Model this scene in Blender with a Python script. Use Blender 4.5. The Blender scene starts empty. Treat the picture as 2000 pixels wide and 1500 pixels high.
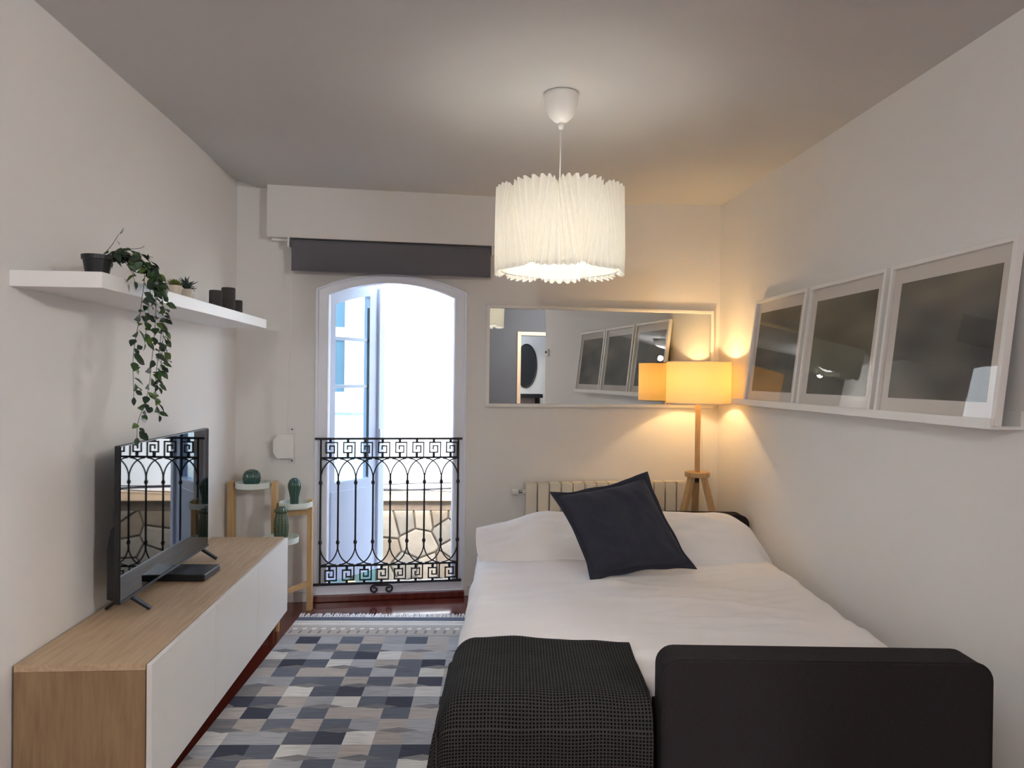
import bpy, bmesh, math, random
from math import sin, cos, pi, sqrt, radians
from mathutils import Vector, Matrix, noise
C = bpy.context.scene.collection
SC = bpy.context.scene
random.seed(11)

# ------------------------------------------------------------------ camera, world, light, exposure
def cam_setup():
    yaw, pitch, roll = .0722, -.0099, .012
    f = Vector((sin(yaw)*cos(pitch), cos(yaw)*cos(pitch), sin(pitch)))
    r = Vector((cos(yaw), -sin(yaw), 0)); u = r.cross(f)
    r2 = r*cos(roll)+u*sin(roll); u2 = -r*sin(roll)+u*cos(roll)
    cd = bpy.data.cameras.new('camera'); co = bpy.data.objects.new('camera', cd); C.objects.link(co)
    m = Matrix((r2, u2, -f)).transposed().to_4x4(); m.translation = (0, 0, 1.441)
    co.matrix_world = m
    cd.sensor_fit = 'HORIZONTAL'; cd.sensor_width = 36; cd.lens = 36*1400/2000
    cd.clip_start = .05
    SC.camera = co
cam_setup()
SC.view_settings.view_transform = 'Standard'; SC.view_settings.look = 'None'
SC.view_settings.gamma = 1; SC.view_settings.use_curve_mapping = False
SC.view_settings.exposure = 0.56
try:
    SC.cycles.use_denoising = True
    SC.cycles.max_bounces = 12; SC.cycles.diffuse_bounces = 7; SC.cycles.glossy_bounces = 5
    SC.cycles.transmission_bounces = 8; SC.cycles.transparent_max_bounces = 10
    SC.cycles.sample_clamp_indirect = 60; SC.cycles.caustics_reflective = False; SC.cycles.caustics_refractive = False
except Exception: pass
W = bpy.data.worlds.new('sky'); SC.world = W; W.use_nodes = True
wn = W.node_tree.nodes; wl = W.node_tree.links
bg = wn['Background']; sky = wn.new('ShaderNodeTexSky'); sky.sky_type = 'NISHITA'; sky.sun_disc = False
sky.sun_elevation = radians(42); sky.sun_rotation = radians(170); sky.air_density = 1.0; sky.dust_density = 1.5
wl.new(sky.outputs[0], bg.inputs[0]); bg.inputs[1].default_value = 1.65

def lamp(name, kind, loc, energy, color, size=.05, rot=None, **kw):
    l = bpy.data.lights.new(name, kind); l.energy = energy; l.color = color
    if kind == 'POINT': l.shadow_soft_size = size
    if kind == 'SUN': l.angle = size
    if kind == 'AREA': l.size = size
    for k, v in kw.items(): setattr(l, k, v)
    o = bpy.data.objects.new(name, l); C.objects.link(o); o.location = loc
    if rot: o.rotation_euler = rot
    return o
sun = lamp('sun', 'SUN', (0, -5, 12), 4.5, (1, .98, .95), radians(.8))
sun.rotation_euler = Vector((.25, 1, -.86)).to_track_quat('-Z', 'Y').to_euler()

portal = lamp('window_portal', 'AREA', (-.40, 4.93, 1.07), 1, (1, 1, 1), .95, shape='RECTANGLE', size_y=2.0)
portal.rotation_euler = Vector((sin(.0905), -cos(.0905), 0)).to_track_quat('-Z', 'Z').to_euler(); portal.data.cycles.is_portal = True
# ------------------------------------------------------------------ materials
def s2l(c):
    if isinstance(c, (int, float)): c = (c, c, c)
    return tuple((x/255/12.92 if x/255 <= .04045 else ((x/255+.055)/1.055)**2.4) for x in c)+(1,)
def mat(name, col, rough=.5, spec=.5, metal=0, var=.06, scale=8, bump=0, bscale=200, stretch=(1, 1, 1), sheen=0, coat=0, emit=None, estr=0):
    m = bpy.data.materials.new(name); m.use_nodes = True; nt = m.node_tree; n = nt.nodes; L = nt.links
    p = n['Principled BSDF']; c = s2l(col)
    p.inputs['Roughness'].default_value = rough; p.inputs['Metallic'].default_value = metal
    p.inputs['Specular IOR Level'].default_value = spec
    if sheen: p.inputs['Sheen Weight'].default_value = sheen
    if coat: p.inputs['Coat Weight'].default_value = coat; p.inputs['Coat Roughness'].default_value = .05
    tc = n.new('ShaderNodeTexCoord'); mp = n.new('ShaderNodeMapping'); mp.inputs['Scale'].default_value = stretch
    L.new(tc.outputs['Object'], mp.inputs[0])
    nz = n.new('ShaderNodeTexNoise'); nz.inputs['Scale'].default_value = scale; nz.inputs['Detail'].default_value = 4
    L.new(mp.outputs[0], nz.inputs['Vector'])
    mx = n.new('ShaderNodeMix'); mx.data_type = 'RGBA'
    mx.inputs['A'].default_value = tuple(x*(1-var) for x in c[:3])+(1,)
    mx.inputs['B'].default_value = tuple(min(1, x*(1+var)) for x in c[:3])+(1,)
    L.new(nz.outputs['Fac'], mx.inputs['Factor']); L.new(mx.outputs['Result'], p.inputs['Base Color'])
    if bump:
        b = n.new('ShaderNodeBump'); b.inputs['Strength'].default_value = bump; b.inputs['Distance'].default_value = .002
        n2 = n.new('ShaderNodeTexNoise'); n2.inputs['Scale'].default_value = bscale; n2.inputs['Detail'].default_value = 3
        L.new(mp.outputs[0], n2.inputs['Vector']); L.new(n2.outputs['Fac'], b.inputs['Height']); L.new(b.outputs[0], p.inputs['Normal'])
    if emit: p.inputs['Emission Color'].default_value = s2l(emit); p.inputs['Emission Strength'].default_value = estr
    return m
def wood(name, c1, c2, rough=.45, stretch=(1, 12, 12), scale=6, coat=0):
    m = mat(name, c1, rough, var=0, coat=coat); nt = m.node_tree; n = nt.nodes; L = nt.links; p = n['Principled BSDF']
    tc = n.new('ShaderNodeTexCoord'); mp = n.new('ShaderNodeMapping'); mp.inputs['Scale'].default_value = stretch
    nz = n.new('ShaderNodeTexNoise'); nz.inputs['Scale'].default_value = scale; nz.inputs['Detail'].default_value = 6; nz.inputs['Distortion'].default_value = .4
    r = n.new('ShaderNodeValToRGB'); r.color_ramp.elements[0].color = s2l(c2); r.color_ramp.elements[0].position = .3
    r.color_ramp.elements[1].color = s2l(c1); r.color_ramp.elements[1].position = .7
    L.new(tc.outputs['Object'], mp.inputs[0]); L.new(mp.outputs[0], nz.inputs['Vector']); L.new(nz.outputs['Fac'], r.inputs[0])
    L.new(r.outputs[0], p.inputs['Base Color'])
    return m
def glass_thin(name, tint, ior=1.5, rough=.0):
    m = bpy.data.materials.new(name); m.use_nodes = True; nt = m.node_tree; n = nt.nodes; L = nt.links
    n.remove(n['Principled BSDF']); out = n['Material Output']
    t = n.new('ShaderNodeBsdfTransparent'); t.inputs[0].default_value = tint
    g = n.new('ShaderNodeBsdfGlossy'); g.inputs['Roughness'].default_value = rough
    f = n.new('ShaderNodeFresnel'); f.inputs[0].default_value = ior
    ge = n.new('ShaderNodeNewGeometry'); fm = n.new('ShaderNodeMath'); fm.operation = 'SUBTRACT'; fm.use_clamp = True; L.new(f.outputs[0], fm.inputs[0]); L.new(ge.outputs['Backfacing'], fm.inputs[1])
    x = n.new('ShaderNodeMixShader'); L.new(fm.outputs[0], x.inputs[0]); L.new(t.outputs[0], x.inputs[1]); L.new(g.outputs[0], x.inputs[2]); L.new(x.outputs[0], out.inputs[0])
    return m
def translucent(name, col, mixf=.5, tcol=None):
    m = bpy.data.materials.new(name); m.use_nodes = True; nt = m.node_tree; n = nt.nodes; L = nt.links
    n.remove(n['Principled BSDF']); out = n['Material Output']
    tc = n.new('ShaderNodeTexCoord'); nz = n.new('ShaderNodeTexNoise'); nz.inputs['Scale'].default_value = 30; L.new(tc.outputs['Object'], nz.inputs['Vector'])
    mx = n.new('ShaderNodeMix'); mx.data_type = 'RGBA'; c = s2l(col); mx.inputs['A'].default_value = tuple(v*.96 for v in c[:3])+(1,); mx.inputs['B'].default_value = c
    L.new(nz.outputs['Fac'], mx.inputs['Factor'])
    d = n.new('ShaderNodeBsdfDiffuse'); L.new(mx.outputs['Result'], d.inputs[0])
    t = n.new('ShaderNodeBsdfTranslucent'); t.inputs[0].default_value = s2l(tcol or col)
    x = n.new('ShaderNodeMixShader'); x.inputs[0].default_value = mixf
    L.new(d.outputs[0], x.inputs[1]); L.new(t.outputs[0], x.inputs[2]); L.new(x.outputs[0], out.inputs[0])
    return m

M = {}
M['wall'] = mat('wall_paint', (230, 228, 225), .85, .2, var=.025, scale=1.6, bump=.15, bscale=60)
M['ceil'] = mat('ceiling_paint', (208, 207, 206), .9, .2, var=.02, scale=1.2, bump=.1, bscale=40)
M['rearwall'] = mat('grey_wall_paint', (82, 82, 85), .9, .2, var=.02)
M['trim'] = mat('white_trim', (222, 222, 222), .5, var=.02)
M['upvc'] = mat('window_white', (238, 242, 252), .3, var=.01)
M['iron'] = mat('black_iron', (24, 24, 27), .45, .5, var=.2, scale=60, bump=.2)
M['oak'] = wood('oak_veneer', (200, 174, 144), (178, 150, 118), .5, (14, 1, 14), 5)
M['oakside_shaded'] = wood('oak_veneer_side_shaded', (160, 132, 100), (134, 106, 76), .5, (10, 14, 1), 5)  # same veneer as the top, with the end's shade in its colour
M['beech'] = wood('light_beech', (206, 172, 124), (186, 148, 100), .5, (12, 12, 1), 7)
M['door'] = mat('white_lacquer', (224, 222, 218), .35, var=.01)
M['white'] = mat('white_satin', (234, 232, 228), .45, var=.02)
M['shelfw'] = mat('white_foil', (238, 238, 238), .4, var=.01)
M['floor'] = wood('mahogany_floor', (112, 46, 34), (84, 32, 25), .16, (14, 1.5, 1), 3, coat=.3)
M['blackp'] = mat('black_plastic', (20, 21, 25), .4, var=.1)
M['screen'] = mat('tv_glass', (6, 7, 9), .02, .5, var=0)
M['screen'].node_tree.nodes['Principled BSDF'].inputs['IOR'].default_value = 1.55
M['blind'] = mat('blind_fabric', (108, 106, 112), .85, .2, var=.05, scale=20, bump=.2, bscale=400)
M['sheet'] = mat('white_cotton', (242, 239, 238), .9, .15, var=.015, scale=4, bump=.25, bscale=500, sheen=.2)
M['cush'] = mat('dark_navy_linen', (54, 56, 68), .9, .2, var=.15, scale=60, bump=.6, bscale=700, sheen=.15)
M['sofa'] = mat('charcoal_upholstery', (48, 44, 46), .95, .15, var=.35, scale=90, bump=.5, bscale=400, stretch=(1, 1, 4))
M['mirror'] = mat('mirror_silver', (225, 228, 228), .0, metal=1, var=0)
M['cactus'] = mat('green_ceramic', (44, 82, 70), .18, .6, var=.25, scale=30, coat=.5)
M['cactus2'] = mat('olive_ceramic', (70, 88, 62), .22, .6, var=.3, scale=40, coat=.5)
M['tray'] = mat('white_tray', (222, 230, 224), .4, var=.02)
M['candle'] = mat('dark_grey_concrete', (74, 71, 70), .9, .2, var=.2, scale=60, bump=.5, bscale=150)
M['pot'] = mat('cream_pot', (214, 204, 190), .6, var=.04)
M['stem'] = mat('stem_brown', (52, 44, 36), .7, var=.2)
M['leafd'] = mat('leaf_dark', (36, 56, 40), .45, var=.35, scale=40)
M['leafm'] = mat('leaf_mid', (52, 80, 44), .45, var=.35, scale=40)
M['leafl'] = mat('leaf_light', (84, 108, 46), .45, var=.3, scale=40)
M['succ'] = mat('succulent_green', (122, 134, 56), .5, var=.25, scale=60)
M['aloe'] = mat('aloe_dark_green', (52, 68, 62), .5, var=.35, scale=80)
M['radi'] = mat('radiator_enamel', (226, 218, 202), .35, var=.01)
M['leaf_dimmed'] = mat('leaf_white_dimmed', (200, 209, 226), .35, var=.01)  # leaf is white like the frame; colour darkened to offset bright daylight
M['glass'] = glass_thin('pane_glass', (.70, .80, .85, 1), 1.5)
M['pglass'] = glass_thin('picture_glass', (.97, .97, .97, 1), 1.38)
M['lshade'] = translucent('linen_shade', (236, 222, 190), .2, (236, 198, 122))
M['pshade'] = translucent('pleated_paper', (243, 241, 234), .24, (244, 240, 228))
M['stucco'] = mat('white_stucco', (228, 230, 226), .95, .1, var=.12, scale=3, bump=1, bscale=25)
M['mat_board'] = mat('mat_board', (226, 218, 210), .9, .1, var=.01)
M['chrome'] = mat('chrome', (190, 190, 190), .2, metal=1, var=.02)

# ------------------------------------------------------------------ mesh builder
I4 = Matrix.Identity(4)
def basis(o):
    m = o.matrix_basis.copy()
    while o.parent: o = o.parent; m = o.matrix_basis @ m
    return m
class MB:
    def __init__(s, T=I4): s.v = []; s.f = []; s.uv = None; s.T = T; s.mi = []; s.cur = 0
    def add(s, vs, fs):
        k = len(s.v); s.v += [s.T @ Vector(p) for p in vs]; s.f += [tuple(i+k for i in f) for f in fs]; s.mi += [s.cur]*len(fs)
    def box(s, x0, x1, y0, y1, z0, z1):
        s.add([(x0, y0, z0), (x1, y0, z0), (x1, y1, z0), (x0, y1, z0), (x0, y0, z1), (x1, y0, z1), (x1, y1, z1), (x0, y1, z1)],
              [(0, 3, 2, 1), (4, 5, 6, 7), (0, 1, 5, 4), (1, 2, 6, 5), (2, 3, 7, 6), (3, 0, 4, 7)]); return s
    def lathe(s, prof, n=24, c=(0, 0, 0), cap=True, rfun=None):
        vs = []; fs = []
        for j, (r, z) in enumerate(prof):
            for i in range(n):
                a = 2*pi*i/n; rr = r*(rfun(a, z) if rfun else 1)
                vs.append((c[0]+rr*cos(a), c[1]+rr*sin(a), c[2]+z))
        for j in range(len(prof)-1):
            for i in range(n): fs.append((j*n+i, j*n+(i+1) % n, (j+1)*n+(i+1) % n, (j+1)*n+i))
        if cap: fs.append(tuple(reversed(range(n)))); fs.append(tuple(range((len(prof)-1)*n, len(prof)*n)))
        s.add(vs, fs); return s
    def tube(s, pts, r, n=6, closed=False, r2=None):
        pts = [Vector(p) for p in pts]; m = len(pts); vs = []; fs = []
        up = Vector((0, 0, 1)); prev = None
        for j, p in enumerate(pts):
            a = pts[(j-1) % m] if (closed or j > 0) else p; b = pts[(j+1) % m] if (closed or j < m-1) else p
            t = (b-a).normalized() if (b-a).length > 1e-9 else Vector((0, 0, 1))
            if prev is None: x = t.cross(Vector((.31, .2, .93))).normalized() if abs(t.z) < .99 else Vector((1, 0, 0))
            else: x = (prev-t*prev.dot(t)).normalized()
            prev = x; y = t.cross(x)
            rr = r if r2 is None else r+(r2-r)*j/(m-1)
            for i in range(n):
                q = 2*pi*i/n+pi/n; vs.append(p+x*rr*cos(q)+y*rr*sin(q))
        k = m if closed else m-1
        for j in range(k):
            for i in range(n): fs.append((j*n+i, j*n+(i+1) % n, ((j+1) % m)*n+(i+1) % n, ((j+1) % m)*n+i))
        if not closed: fs.append(tuple(reversed(range(n)))); fs.append(tuple(range((m-1)*n, m*n)))
        s.add(vs, fs); return s
    def bar(s, a, b, w, d, up=(0, 1, 0)):     # rectangular bar from a to b; w across, d along 'up'
        a = Vector(a); b = Vector(b); t = (b-a).normalized(); u = Vector(up); u = (u-t*u.dot(t)).normalized(); x = t.cross(u)
        vs = [p+x*sx*w/2+u*su*d/2 for p in (a, b) for sx, su in ((-1, -1), (1, -1), (1, 1), (-1, 1))]
        s.add(vs, [(0, 3, 2, 1), (4, 5, 6, 7), (0, 1, 5, 4), (1, 2, 6, 5), (2, 3, 7, 6), (3, 0, 4, 7)]); return s
    def prism(s, poly, y0, y1):               # poly in (x,z), extruded along y
        n = len(poly)
        s.add([(x, y0, z) for x, z in poly]+[(x, y1, z) for x, z in poly],
              [tuple(range(n)), tuple(reversed(range(n, 2*n)))]+[(i, i+n, (i+1) % n+n, (i+1) % n) for i in range(n)]); return s
    def prismz(s, poly, z0, z1):
        n = len(poly)
        s.add([(x, y, z0) for x, y in poly]+[(x, y, z1) for x, y in poly],
              [tuple(reversed(range(n))), tuple(range(n, 2*n))]+[(i, (i+1) % n, (i+1) % n+n, i+n) for i in range(n)]); return s
    def grid(s, fn, nu, nv, uvfn=None):
        vs = [fn(i/nu, j/nv) for j in range(nv+1) for i in range(nu+1)]
        fs = [(j*(nu+1)+i, j*(nu+1)+i+1, (j+1)*(nu+1)+i+1, (j+1)*(nu+1)+i) for j in range(nv) for i in range(nu)]
        s.add(vs, fs)
        if uvfn: s.uv = [uvfn(i/nu, j/nv) for j in range(nv+1) for i in range(nu+1)]
        return s
    def sphere(s, c, r, n=12, m=8, sc=(1, 1, 1)):
        prof = [(r*sin(pi*j/m) if 0 < j < m else r*.02, -r*cos(pi*j/m)) for j in range(m+1)]
        vs = []; fs = []
        for rr, z in prof:
            for i in range(n): vs.append((c[0]+rr*cos(2*pi*i/n)*sc[0], c[1]+rr*sin(2*pi*i/n)*sc[1], c[2]+z*sc[2]))
        for j in range(m):
            for i in range(n): fs.append((j*n+i, j*n+(i+1) % n, (j+1)*n+(i+1) % n, (j+1)*n+i))
        s.add(vs, fs); return s
    def build(s, name, m, parent=None, bevel=0, smooth=False, seg=2, solid=0, fix=False):
        me = bpy.data.meshes.new(name)
        if parent is not None: inv = basis(parent).inverted(); org = None; vs = [inv @ p for p in s.v]; loc = None
        else:
            xs = [p.x for p in s.v]; ys = [p.y for p in s.v]; zs = [p.z for p in s.v]
            loc = Vector(((min(xs)+max(xs))/2, (min(ys)+max(ys))/2, min(zs))); vs = [p-loc for p in s.v]
        me.from_pydata([tuple(p) for p in vs], [], s.f)
        if s.uv:
            uvl = me.uv_layers.new(name='UVMap')
            for l in me.loops: uvl.data[l.index].uv = s.uv[l.vertex_index]
        mm = m if isinstance(m, list) else [m]
        for x in mm: me.materials.append(M[x] if isinstance(x, str) else x)
        if len(mm) > 1: me.polygons.foreach_set('material_index', s.mi)
        if fix:
            bm = bmesh.new(); bm.from_mesh(me); bmesh.ops.recalc_face_normals(bm, faces=bm.faces); bm.to_mesh(me); bm.free()
        if smooth:
            me.polygons.foreach_set('use_smooth', [True]*len(me.polygons))
        me.update()
        o = bpy.data.objects.new(name, me); C.objects.link(o)
        if parent is not None: o.parent = parent
        else: o.location = loc
        if solid: q = o.modifiers.new('solid', 'SOLIDIFY'); q.thickness = solid; q.offset = 0
        if bevel: b = o.modifiers.new('bevel', 'BEVEL'); b.width = bevel; b.segments = seg; b.limit_method = 'ANGLE'; b.angle_limit = radians(40)
        return o
def smooth_by_angle(o, ang=40):
    me = o.data; me.polygons.foreach_set('use_smooth', [True]*len(me.polygons))
    bm = bmesh.new(); bm.from_mesh(me)
    for e in bm.edges:
        if len(e.link_faces) == 2 and e.calc_face_angle(0) > radians(ang): e.smooth = False
    bm.to_mesh(me); bm.free(); return o
def tag(o, label=None, cat=None, group=None, kind=None):
    if label: o['label'] = label
    if cat: o['category'] = cat
    if group: o['group'] = group
    if kind: o['kind'] = kind
    return o
def thing(name, loc=(0, 0, 0), rz=0, label=None, cat=None, group=None, kind=None):
    o = bpy.data.objects.new(name, None); C.objects.link(o); o.location = loc; o.rotation_euler = (0, 0, rz); o.empty_display_size = .1
    return tag(o, label, cat, group, kind)
def copy_tree(o, parent=None):
    c = o.copy(); C.objects.link(c); c.parent = parent
    for ch in list(o.children): copy_tree(ch, c)
    return c
def box(name, m, parent, b, bevel=0, T=I4): return MB(T).box(*b).build(name, m, parent, bevel)

# ------------------------------------------------------------------ room frame numbers
XL, XR, ZC, PHI, H = -1.394, 1.791, 2.6445, .0905, 1.441
BW = Matrix.Translation((XL, 4.576, 0)) @ Matrix.Rotation(PHI, 4, 'Z')   # back wall frame: u along, -y into the room
def WY(x): return 4.576+math.tan(PHI)*(x-XL)
YR = -2.0
# opening of the balcony door, in the back wall frame
U0, U1, SPR, APX = .484, 1.437, 1.985, 2.088
def arch(u0, u1, spr, apx, n=16):
    c = (u0+u1)/2; h = apx-spr; w = (u1-u0)/2; R = (w*w+h*h)/(2*h); a = math.asin(w/R)
    return [(c+R*sin(-a+2*a*i/n), apx-R+R*cos(-a+2*a*i/n)) for i in range(n+1)]

# back wall with an arched hole (a solid, .25 thick)
mb = MB(BW); A = arch(U0, U1, SPR, APX); ZT = 2.95; ZB = -3.4; ul, ur = -5.0, 7.0; TH = .25
def wall_quads(y):
    out = [[(ul, y, ZB), (U0, y, ZB), (U0, y, ZT), (ul, y, ZT)], [(U1, y, ZB), (ur, y, ZB), (ur, y, ZT), (U1, y, ZT)], [(U0, y, ZB), (U1, y, ZB), (U1, y, 0), (U0, y, 0)]]
    for i in range(len(A)-1):
        out.append([(A[i][0], y, A[i][1]), (A[i+1][0], y, A[i+1][1]), (A[i+1][0], y, ZT), (A[i][0], y, ZT)])
    return out
for q in wall_quads(0): mb.add(q, [(0, 1, 2, 3)])
for q in wall_quads(TH): mb.add(q, [(3, 2, 1, 0)])
rev = [(U0, 0), (U0, SPR)]+A[1:-1]+[(U1, SPR), (U1, 0)]
for i in range(len(rev)-1):
    a, b = rev[i], rev[i+1]; mb.add([(a[0], 0, a[1]), (b[0], 0, b[1]), (b[0], TH, b[1]), (a[0], TH, a[1])], [(0, 1, 2, 3)])
mb.add([(U0, 0, 0), (U1, 0, 0), (U1, TH, 0), (U0, TH, 0)], [(0, 1, 2, 3)])
mb.add([(ul, 0, ZT), (ur, 0, ZT), (ur, TH, ZT), (ul, TH, ZT)], [(0, 1, 2, 3)])
tag(mb.build('wall_back', 'wall'), kind='structure')
# side and rear walls
tag(MB().prismz([(XL-.2, YR-.2), (XL, YR-.2), (XL, 4.70), (XL-.2, 4.70)], -.1, 2.9).build('wall_left', 'wall'), kind='structure')
tag(MB().prismz([(XR, .757), (XR+.15, .757), (XR+.15, 4.95), (XR, 4.95)], -.1, 2.9).build('wall_right', 'wall'), kind='structure')
tag(MB().box(XR+.15, 3.6, .757, .907, -.1, 2.9).build('wall_return', 'wall'), kind='structure')
tag(MB().box(3.6, 3.8, -3.8, .907, -.1, 2.9).build('wall_side', 'wall'), kind='structure')
DX0, DX1, DZ = 2.22, 2.92, 2.12
mb = MB(); mb.box(XL-.2, DX0, YR-.12, YR, -.1, 2.9).box(DX1, 3.6, YR-.12, YR, -.1, 2.9).box(DX0, DX1, YR-.12, YR, DZ, 2.9)
tag(mb.build('wall_rear', 'rearwall'), kind='structure')
tag(MB().box(1.6, 3.6, -3.8, -3.6, -.1, 2.9).build('wall_corridor', 'wall'), kind='structure')
tag(MB().box(1.6, 1.75, -3.6, YR-.12, -.1, 2.9).build('wall_corridor_end', 'wall'), kind='structure')
# ceiling: slightly sagging plaster in front of the balcony door
def ceil_pt(u, v):
    x = XL-.05+(3.7-XL+.05)*u; y = -3.85+(5.0+3.85)*v
    fx = max(0, min(1, (x+1.42)/.16))*max(0, min(1, (1.75-x)/1.1)); fx = fx*fx*(3-2*fx)
    fy = max(0, min(1, (y-3.5)/1.0)); fy = fy*fy*(3-2*fy)
    return (x, y, ZC-.045*fx*fy+.004*noise.noise((x*1.3, y*1.3, 0)))
o = MB().grid(ceil_pt, 60, 90).build('ceiling', 'ceil', smooth=True); tag(o, kind='structure')
tag(MB().box(XL-.2, 3.8, -3.85, 4.5, 2.72, 2.86).build('trim_1', 'ceil'), kind='structure')   # slab above the plaster
tag(MB().prismz([(XL-.2, -3.85), (3.8, -3.85), (3.8, .9), (XR+.1, .9), (XR+.1, WY(XR)+.1), (XL-.1, WY(XL)+.05)], -.12, 0).build('floor', 'floor'), kind='structure')
# baseboards
tag(MB(BW).box(.01, .462, -.012, 0, 0, .07).build('baseboard_back', 'trim', bevel=.003), kind='structure')
tag(MB(BW).box(1.46, 3.17, -.012, 0, 0, .07).build('baseboard_back_right', 'trim', bevel=.003), kind='structure')
tag(MB().box(XL, XL+.012, -1.9, 4.55, 0, .07).build('baseboard_left', 'trim', bevel=.003), kind='structure')
tag(MB().box(XR-.012, XR, .8, 4.83, 0, .07).build('baseboard_right', 'trim', bevel=.003), kind='structure')
# boxed-in lintel over the blind
tag(MB(BW).box(.193, 1.62, -.10, 0, 2.283, 2.68).build('trim_2', 'wall', bevel=.004), kind='structure')
# reddish wooden step below the balcony door
tag(MB(BW).box(U0-.0, U1, -.035, .25, 0, .042).build('trim_3', 'floor', bevel=.006), kind='structure')

# ------------------------------------------------------------------ balcony door (window_1)
w1 = thing('window_1', BW @ Vector((.96, 0, 0)), PHI, kind='structure')
def arch_frame(u0, u1, zb, spr, apx, t, tz, bot, y0, y1, name, m, parent, bevel=.004):
    """arched frame of width t between outer and inner outline"""
    n = 16
    out = [(u0, zb)]+arch(u0, u1, spr, apx, n)+[(u1, zb)]
    inn = [(u0+t, zb+bot)]+arch(u0+t, u1-t, spr-tz*.6, apx-tz, n)+[(u1-t, zb+bot)]
    k = len(out); mb = MB(BW)
    vs = [(x, y0, z) for x, z in out]+[(x, y0, z) for x, z in inn]+[(x, y1, z) for x, z in out]+[(x, y1, z) for x, z in inn]
    fs = []
    for i in range(k):
        j = (i+1) % k
        fs += [(i, j, k+j, k+i), (2*k+i, 3*k+i, 3*k+j, 2*k+j), (i, 2*k+i, 2*k+j, j), (k+i, k+j, 3*k+j, 3*k+i)]
    mb.add(vs, fs); return mb.build(name, m, parent, bevel, fix=True)
arch_frame(U0-.004, U1+.004, .036, SPR, APX+.004, .016, .016, .01, -.012, .03, 'casing', 'upvc', w1, .002)
arch_frame(U0+.010, U1-.010, .042, SPR-.006, APX-.010, .068, .045, .058, -.004, .06, 'frame', 'upvc', w1, .006)
arch_frame(U0+.060, U1-.060, .075, SPR-.03, APX-.045, .022, .010, .02, .010, .075, 'stop', 'upvc', w1, .003)
# leaf, hinged left and opened outwards
LD = Vector((.61, .79, 0)).normalized(); ln = Vector((LD.y, -LD.x, 0))
TL = Matrix.Translation((-.850, 4.668, 0)) @ Matrix(((LD.x, -ln.x, 0, 0), (LD.y, -ln.y, 0, 0), (0, 0, 1, 0), (0, 0, 0, 1)))  # local x along leaf, -y towards the room
def ltop(t, d=0): return 1.950+.115*sin(min(1, t/.51)*pi/2*.98)-d
def leaf_outline(t0, t1, z0, d, n=10): return [(t0, z0)]+[(t0+(t1-t0)*i/n, ltop(t0+(t1-t0)*i/n, d)) for i in range(n+1)]+[(t1, z0)]
def ringprism(mb, out, inn, y0, y1):
    k = len(out); vs = [(x, y0, z) for x, z in out]+[(x, y0, z) for x, z in inn]+[(x, y1, z) for x, z in out]+[(x, y1, z) for x, z in inn]; fs = []
    for i in range(k):
        j = (i+1) % k; fs += [(i, j, k+j, k+i), (2*k+i, 3*k+i, 3*k+j, 2*k+j), (i, 2*k+i, 2*k+j, j), (k+i, k+j, 3*k+j, 3*k+i)]
    mb.add(vs, fs)
mb = MB(TL); ringprism(mb, leaf_outline(0, .45, .095, 0), leaf_outline(.07, .375, .74, .075), -.0, .055)
leaf = mb.build('leaf', 'leaf_dimmed', w1, .004, fix=True)
mb = MB(TL); ringprism(mb, leaf_outline(.075, .37, .16, .09), leaf_outline(.076, .369, .67, .091), .012, .04)
MB(TL).box(.035, .40, -.006, .0, .14, .68).build('panel', 'leaf_dimmed', leaf, .004)
MB(TL).box(.45, .51, -.018, .04, .095, 2.045).build('meeting_stile', 'leaf_dimmed', leaf, .006)
MB(TL).prism(leaf_outline(.068, .377, .738, .073), .025, .031).build('pane', 'glass', leaf, fix=True)
for z in (1.365, 1.680): MB(TL).box(.07, .375, .012, .045, z-.011, z+.011).build('glazing_bar', 'leaf_dimmed', leaf, .002)
MB(TL).box(.37, .382, .004, .02, .745, 1.90).build('gasket', 'blackp', leaf)
MB(TL).box(.455, .475, -.03, -.018, .95, 1.07).build('handle_plate', 'upvc', leaf, .003)

# ------------------------------------------------------------------ iron railing
RB = BW @ Matrix.Translation((0, -.028, 0))
rail = thing('balcony_railing', RB @ Vector((.955, 0, .05)), PHI, 'black wrought iron railing with square spirals across the open balcony door', 'railing')
UV0, UV1 = .522, 1.390; N = 8; pt = (UV1-UV0)/N
def rz(z, u): return z-.012*(u-UV0)/(UV1-UV0)*0
def rbar(name, z, u0, u1, h, d=.012): MB(RB).box(u0, u1, -d/2, d/2, z-h/2, z+h/2).build(name, 'iron', rail, .002)
rbar('top_rail', 1.036, .484, 1.416, .013, .016); rbar('upper_rail', .915, UV0, UV1, .012)
rbar('lower_rail', .228, UV0, UV1, .012); rbar('bottom_rail', .113, .480, 1.418, .014, .016)
for i in range(N+1):
    u = UV0+i*pt; end = i in (0, N); mb = MB(RB)
    mb.tube([(u, 0, 1.03 if end else .80), (u, 0, .113 if end else .33)], .0063, 8)
    b = mb.build('baluster', 'iron', rail)
    for z in (.757, .378):
        MB(RB).lathe([(.003, -.017), (.009, -.011), (.0125, 0), (.009, .011), (.003, .017)], 10, (u, 0, z)).build('collar', 'iron', b, smooth=True)
def q_arc(u, du, z0, z1, n=12):
    return [(u+du*(1-cos(a)), .0, z0+(z1-z0)*sin(a)) for a in [pi/2*i/n for i in range(n+1)]]
for i in range(N+1):
    u = UV0+i*pt
    for sgn in (-1, 1):
        if (i == 0 and sgn < 0) or (i == N and sgn > 0): continue
        ln_ = pt*.92
        MB(RB).tube(q_arc(u, sgn*ln_, .775, .908), .0046, 6).build('arch_scroll', 'iron', rail)
        MB(RB).tube(q_arc(u, sgn*ln_, .36, .235), .0046, 6).build('arch_scroll', 'iron', rail)
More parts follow.
